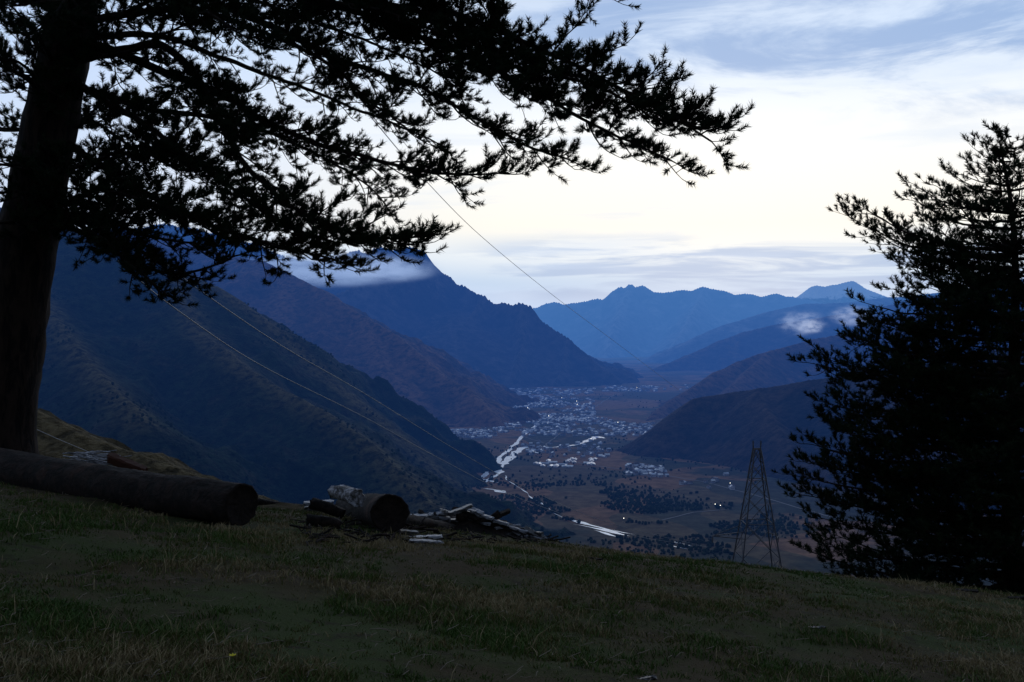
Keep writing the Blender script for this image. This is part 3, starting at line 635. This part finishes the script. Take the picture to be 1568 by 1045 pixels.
# ---------------------------------------------------------------- pylon + cables
ms,nt=newmat('galvanised_steel');finish(nt,(.05,.055,.075),.6,.4,metal=.0)
S=Tubes();Yp=170.;top=P(1159,688,Yp);zt=top[2];x0=top[0];zb=float(gz(x0,Yp))-.5;Hh=zt-zb
def hw(z): return .55+ (zt-z)*.142
def seg(a,b,r=.09): S.add([a,(np.array(a)+np.array(b))/2,b],r,4)
lv=[zt]
while lv[-1]>zb+1.5: lv.append(lv[-1]-max(2.6,hw(lv[-1])*2.4))
lv[-1]=zb
cor=lambda z:[np.array([x0+sx*hw(z),Yp+sy*hw(z),z]) for sx,sy in((-1,-1),(1,-1),(1,1),(-1,1))]
for i in range(len(lv)-1):
    A_=cor(lv[i]);B_=cor(lv[i+1])
    for j in range(4):
        seg(A_[j],B_[j],.13)
        if i%2==0: seg(A_[j],A_[(j+1)%4],.07)
        seg(A_[j],B_[(j+1)%4],.06);seg(A_[(j+1)%4],B_[j],.06)
for sx in(-.6,.6):
    seg((x0+sx,Yp,zt),(x0+sx*1.1,Yp,zt+.9),.12)
    for k in range(3): S.add([(x0+sx*1.1,Yp,zt+.9+.2*k),(x0+sx*1.1,Yp,zt+1.02+.2*k)],.16,8)
seg((x0-.75,Yp,zt+.1),(x0+.75,Yp,zt+.1),.1)
for zz_,awl,awr in((zt-14.8,7.6,3.6),):
    for sx,aw in((-1,awl),(1,awr)):
        t=np.array([x0+sx*aw,Yp,zz_])
        for sy in(-1,1):
            seg((x0+sx*hw(zz_),Yp+sy*hw(zz_),zz_),t,.09);seg((x0+sx*hw(zz_+1.2),Yp+sy*hw(zz_+1.2),zz_+1.2),t,.06)
        for k in range(5): S.add([t-[0,0,.2+k*.2],t-[0,0,.3+k*.2]],.15,8)
S.build('electricity_pylon',ms)
mc,nt=newmat('cable_aluminium');finish(nt,(.16,.18,.22),.5,.4)
def cable(pts,r):
    S=Tubes();q,D=resample([P(*a) for a in pts],3.);S.add(q,r,5);S.build('power_cable',mc)
cable([(560,170,45),(650,275,70),(740,365,95),(850,455,130),(950,530,170),(1040,598,220)],.026)
cable([(180,400,45),(270,474,60),(400,560,80),(560,640,100),(680,706,120),(800,765,140),(960,818,158),(1083,838,170)],.034)
cable([(230,385,45),(316,452,60),(440,535,80),(560,604,100),(700,690,125),(800,745,142),(930,800,158),(1083,838,170)],.034)
cable([(-30,625,40),(45,652,45),(110,682,50),(200,716,60)],.016)
# ---------------------------------------------------------------- mist
def mist(u,v,Yc,rx,ry,rz,dens,seed,col=(.30,.42,.68),sc=(2.2,2.2,1.6),th=(.42,.62)):
    m,nt=newmat('mist_vapour');tc=N(nt,'ShaderNodeTexCoord').outputs['Object']
    try: m.cycles.volume_step_rate=2.5
    except Exception: pass
    l=N(nt,'ShaderNodeVectorMath',operation='LENGTH');nt.links.new(tc,l.inputs[0])
    off=N(nt,'ShaderNodeVectorMath',operation='ADD');nt.links.new(SCALE(nt,tc,sc),off.inputs[0]);off.inputs[1].default_value=(seed*3.1,seed,0)
    nn=NOISE(nt,off.outputs[0],1.,4,.6,.0)
    f=M(nt,'MULTIPLY',MR(nt,l.outputs['Value'],.1,1.,1.,0.),MR(nt,nn,*th))
    a=N(nt,'ShaderNodeVolumeAbsorption');a.inputs[0].default_value=(0,0,0,1);nt.links.new(M(nt,'MULTIPLY',f,dens),a.inputs[1])
    e=N(nt,'ShaderNodeEmission');e.inputs[0].default_value=(*col,1);nt.links.new(M(nt,'MULTIPLY',f,dens),e.inputs[1])  # mist brightness is its own emission, in place of scattered sky light
    ad=N(nt,'ShaderNodeAddShader');nt.links.new(a.outputs[0],ad.inputs[0]);nt.links.new(e.outputs[0],ad.inputs[1])
    o=N(nt,'ShaderNodeOutputMaterial');nt.links.new(ad.outputs[0],o.inputs['Volume'])
    k,mm=20,11;vv=[(0,0,1)]
    for i in range(1,mm-1):
        ph=math.pi*i/(mm-1)
        for j in range(k): vv.append((math.sin(ph)*math.cos(j/k*6.2832),math.sin(ph)*math.sin(j/k*6.2832),math.cos(ph)))
    vv.append((0,0,-1));L_=len(vv)-1
    Q=[[1+i*k+j,1+(i+1)*k+j,1+(i+1)*k+(j+1)%k,1+i*k+(j+1)%k] for i in range(mm-3) for j in range(k)]
    T3=[[0,1+j,1+(j+1)%k] for j in range(k)]+[[L_,1+(mm-3)*k+(j+1)%k,1+(mm-3)*k+j] for j in range(k)]
    ob=mk('mist_cloud',vv,[np.array(Q),np.array(T3)],[m],None,True);ob.location=P(u,v,Yc);ob.scale=(rx,ry,rz)
mist(500,412,7000,900,300,150,.014,1,col=(.26,.38,.66),sc=(3.2,2.2,1.8),th=(.36,.60))
mist(590,412,6900,420,250,110,.014,2,col=(.30,.42,.70))
mist(1228,495,6900,210,130,110,.016,5,col=(.30,.40,.66),sc=(2.6,2.2,2.6),th=(.44,.64))
mist(1240,500,6850,110,90,60,.03,8,col=(.42,.50,.72),sc=(2.4,2.4,2.4),th=(.42,.62))
mist(1305,484,6900,190,130,90,.018,6,col=(.32,.42,.68),sc=(2.4,2.4,2.4),th=(.42,.62))
# ---------------------------------------------------------------- world
w=bpy.data.worlds.new('World');bpy.context.scene.world=w;w.use_nodes=True;nt=w.node_tree;nt.nodes.clear()
SE,SR=math.radians(10),math.radians(12)
sky=N(nt,'ShaderNodeTexSky');sky.sky_type='NISHITA';sky.sun_disc=False;sky.sun_elevation=SE;sky.sun_rotation=SR
tc=N(nt,'ShaderNodeTexCoord').outputs['Generated'];sp=N(nt,'ShaderNodeSeparateXYZ');nt.links.new(tc,sp.inputs[0])
x,y,z=sp.outputs
hor=M(nt,'SQRT',M(nt,'ADD',M(nt,'MULTIPLY',x,x),M(nt,'MULTIPLY',y,y)))
el=M(nt,'DIVIDE',z,M(nt,'MAXIMUM',hor,.001));az=M(nt,'ARCTAN2',x,y)
cr=N(nt,'ShaderNodeValToRGB');nt.links.new(el,cr.inputs[0]);E=cr.color_ramp.elements
E[0].position=0;E[0].color=(.38,.56,.88,1);E[1].position=1;E[1].color=(.12,.15,.22,1)
for pos,c in ((.045,(.48,.64,.86,1)),(.072,(.78,.85,.92,1)),(.10,(.95,.93,.87,1)),(.14,(.98,.97,.93,1)),(.2,(.92,.96,1.,1)),(.28,(.68,.81,1.,1)),(.42,(.46,.56,.76,1)),(.65,(.24,.29,.40,1))):
    q=E.new(pos);q.color=c
base=cr.outputs[0]
front=MR(nt,y,-.3,.8,.34,1.)
base=MIX(nt,M(nt,'MULTIPLY',MR(nt,az,.0,-.45),.7),base,(.50,.66,.95))
def cv(sa,se,ofs):
    c=N(nt,'ShaderNodeCombineXYZ');nt.links.new(M(nt,'MULTIPLY',az,sa),c.inputs[0]);nt.links.new(M(nt,'MULTIPLY',el,se),c.inputs[1]);c.inputs[2].default_value=ofs;return c.outputs[0]
n1=NOISE(nt,cv(4.2,16.,2.9),1.,8,.62,.4)
m1=M(nt,'MULTIPLY',MR(nt,M(nt,'ADD',el,M(nt,'MULTIPLY',az,.12)),.215,.285),MR(nt,az,-.12,.10))
c1=M(nt,'MULTIPLY',MR(nt,n1,.38,.60),m1)
base=MIX(nt,M(nt,'MULTIPLY',c1,.95),base,(.31,.46,.74))
n2=NOISE(nt,cv(5.,55.,4.2),1.,6,.58,.5)
m2=M(nt,'MULTIPLY',MR(nt,el,.018,.035),MR(nt,el,.098,.072));m2=M(nt,'MULTIPLY',m2,MR(nt,az,-.1,.06))
base=MIX(nt,M(nt,'MULTIPLY',M(nt,'MULTIPLY',MR(nt,n2,.42,.58),m2),.85),base,(.34,.49,.75))
n3=NOISE(nt,cv(4.,30.,9.),1.,6,.55,.5)
base=MIX(nt,M(nt,'MULTIPLY',MR(nt,n3,.52,.72),.4),base,(.56,.70,.92))
bg1=N(nt,'ShaderNodeBackground');nt.links.new(base,bg1.inputs[0]);nt.links.new(front,bg1.inputs[1])
bg2=N(nt,'ShaderNodeBackground');nt.links.new(sky.outputs[0],bg2.inputs[0]);bg2.inputs[1].default_value=.003
ad=N(nt,'ShaderNodeAddShader');nt.links.new(bg1.outputs[0],ad.inputs[0]);nt.links.new(bg2.outputs[0],ad.inputs[1])
o=N(nt,'ShaderNodeOutputWorld');nt.links.new(ad.outputs[0],o.inputs[0])
L=bpy.data.lights.new('sun','SUN');L.energy=.12;L.angle=math.radians(15);L.color=(1,.93,.85)
lo=bpy.data.objects.new('sun',L);bpy.context.scene.collection.objects.link(lo)
dirv=Vector((math.sin(SR)*math.cos(.35),math.cos(SR)*math.cos(.35),math.sin(.35)));lo.rotation_euler=dirv.to_track_quat('Z','Y').to_euler()
# ---------------------------------------------------------------- camera
cam=bpy.data.cameras.new('camera');cam.lens=35;cam.sensor_width=36;cam.clip_end=60000;cam.clip_start=.1;cam.shift_y=-22.5/1568
co=bpy.data.objects.new('camera',cam);bpy.context.scene.collection.objects.link(co);co.rotation_euler=(math.radians(90),0,0)
sc=bpy.context.scene;sc.camera=co
sc.view_settings.view_transform='Standard';sc.view_settings.look='None';sc.view_settings.exposure=0
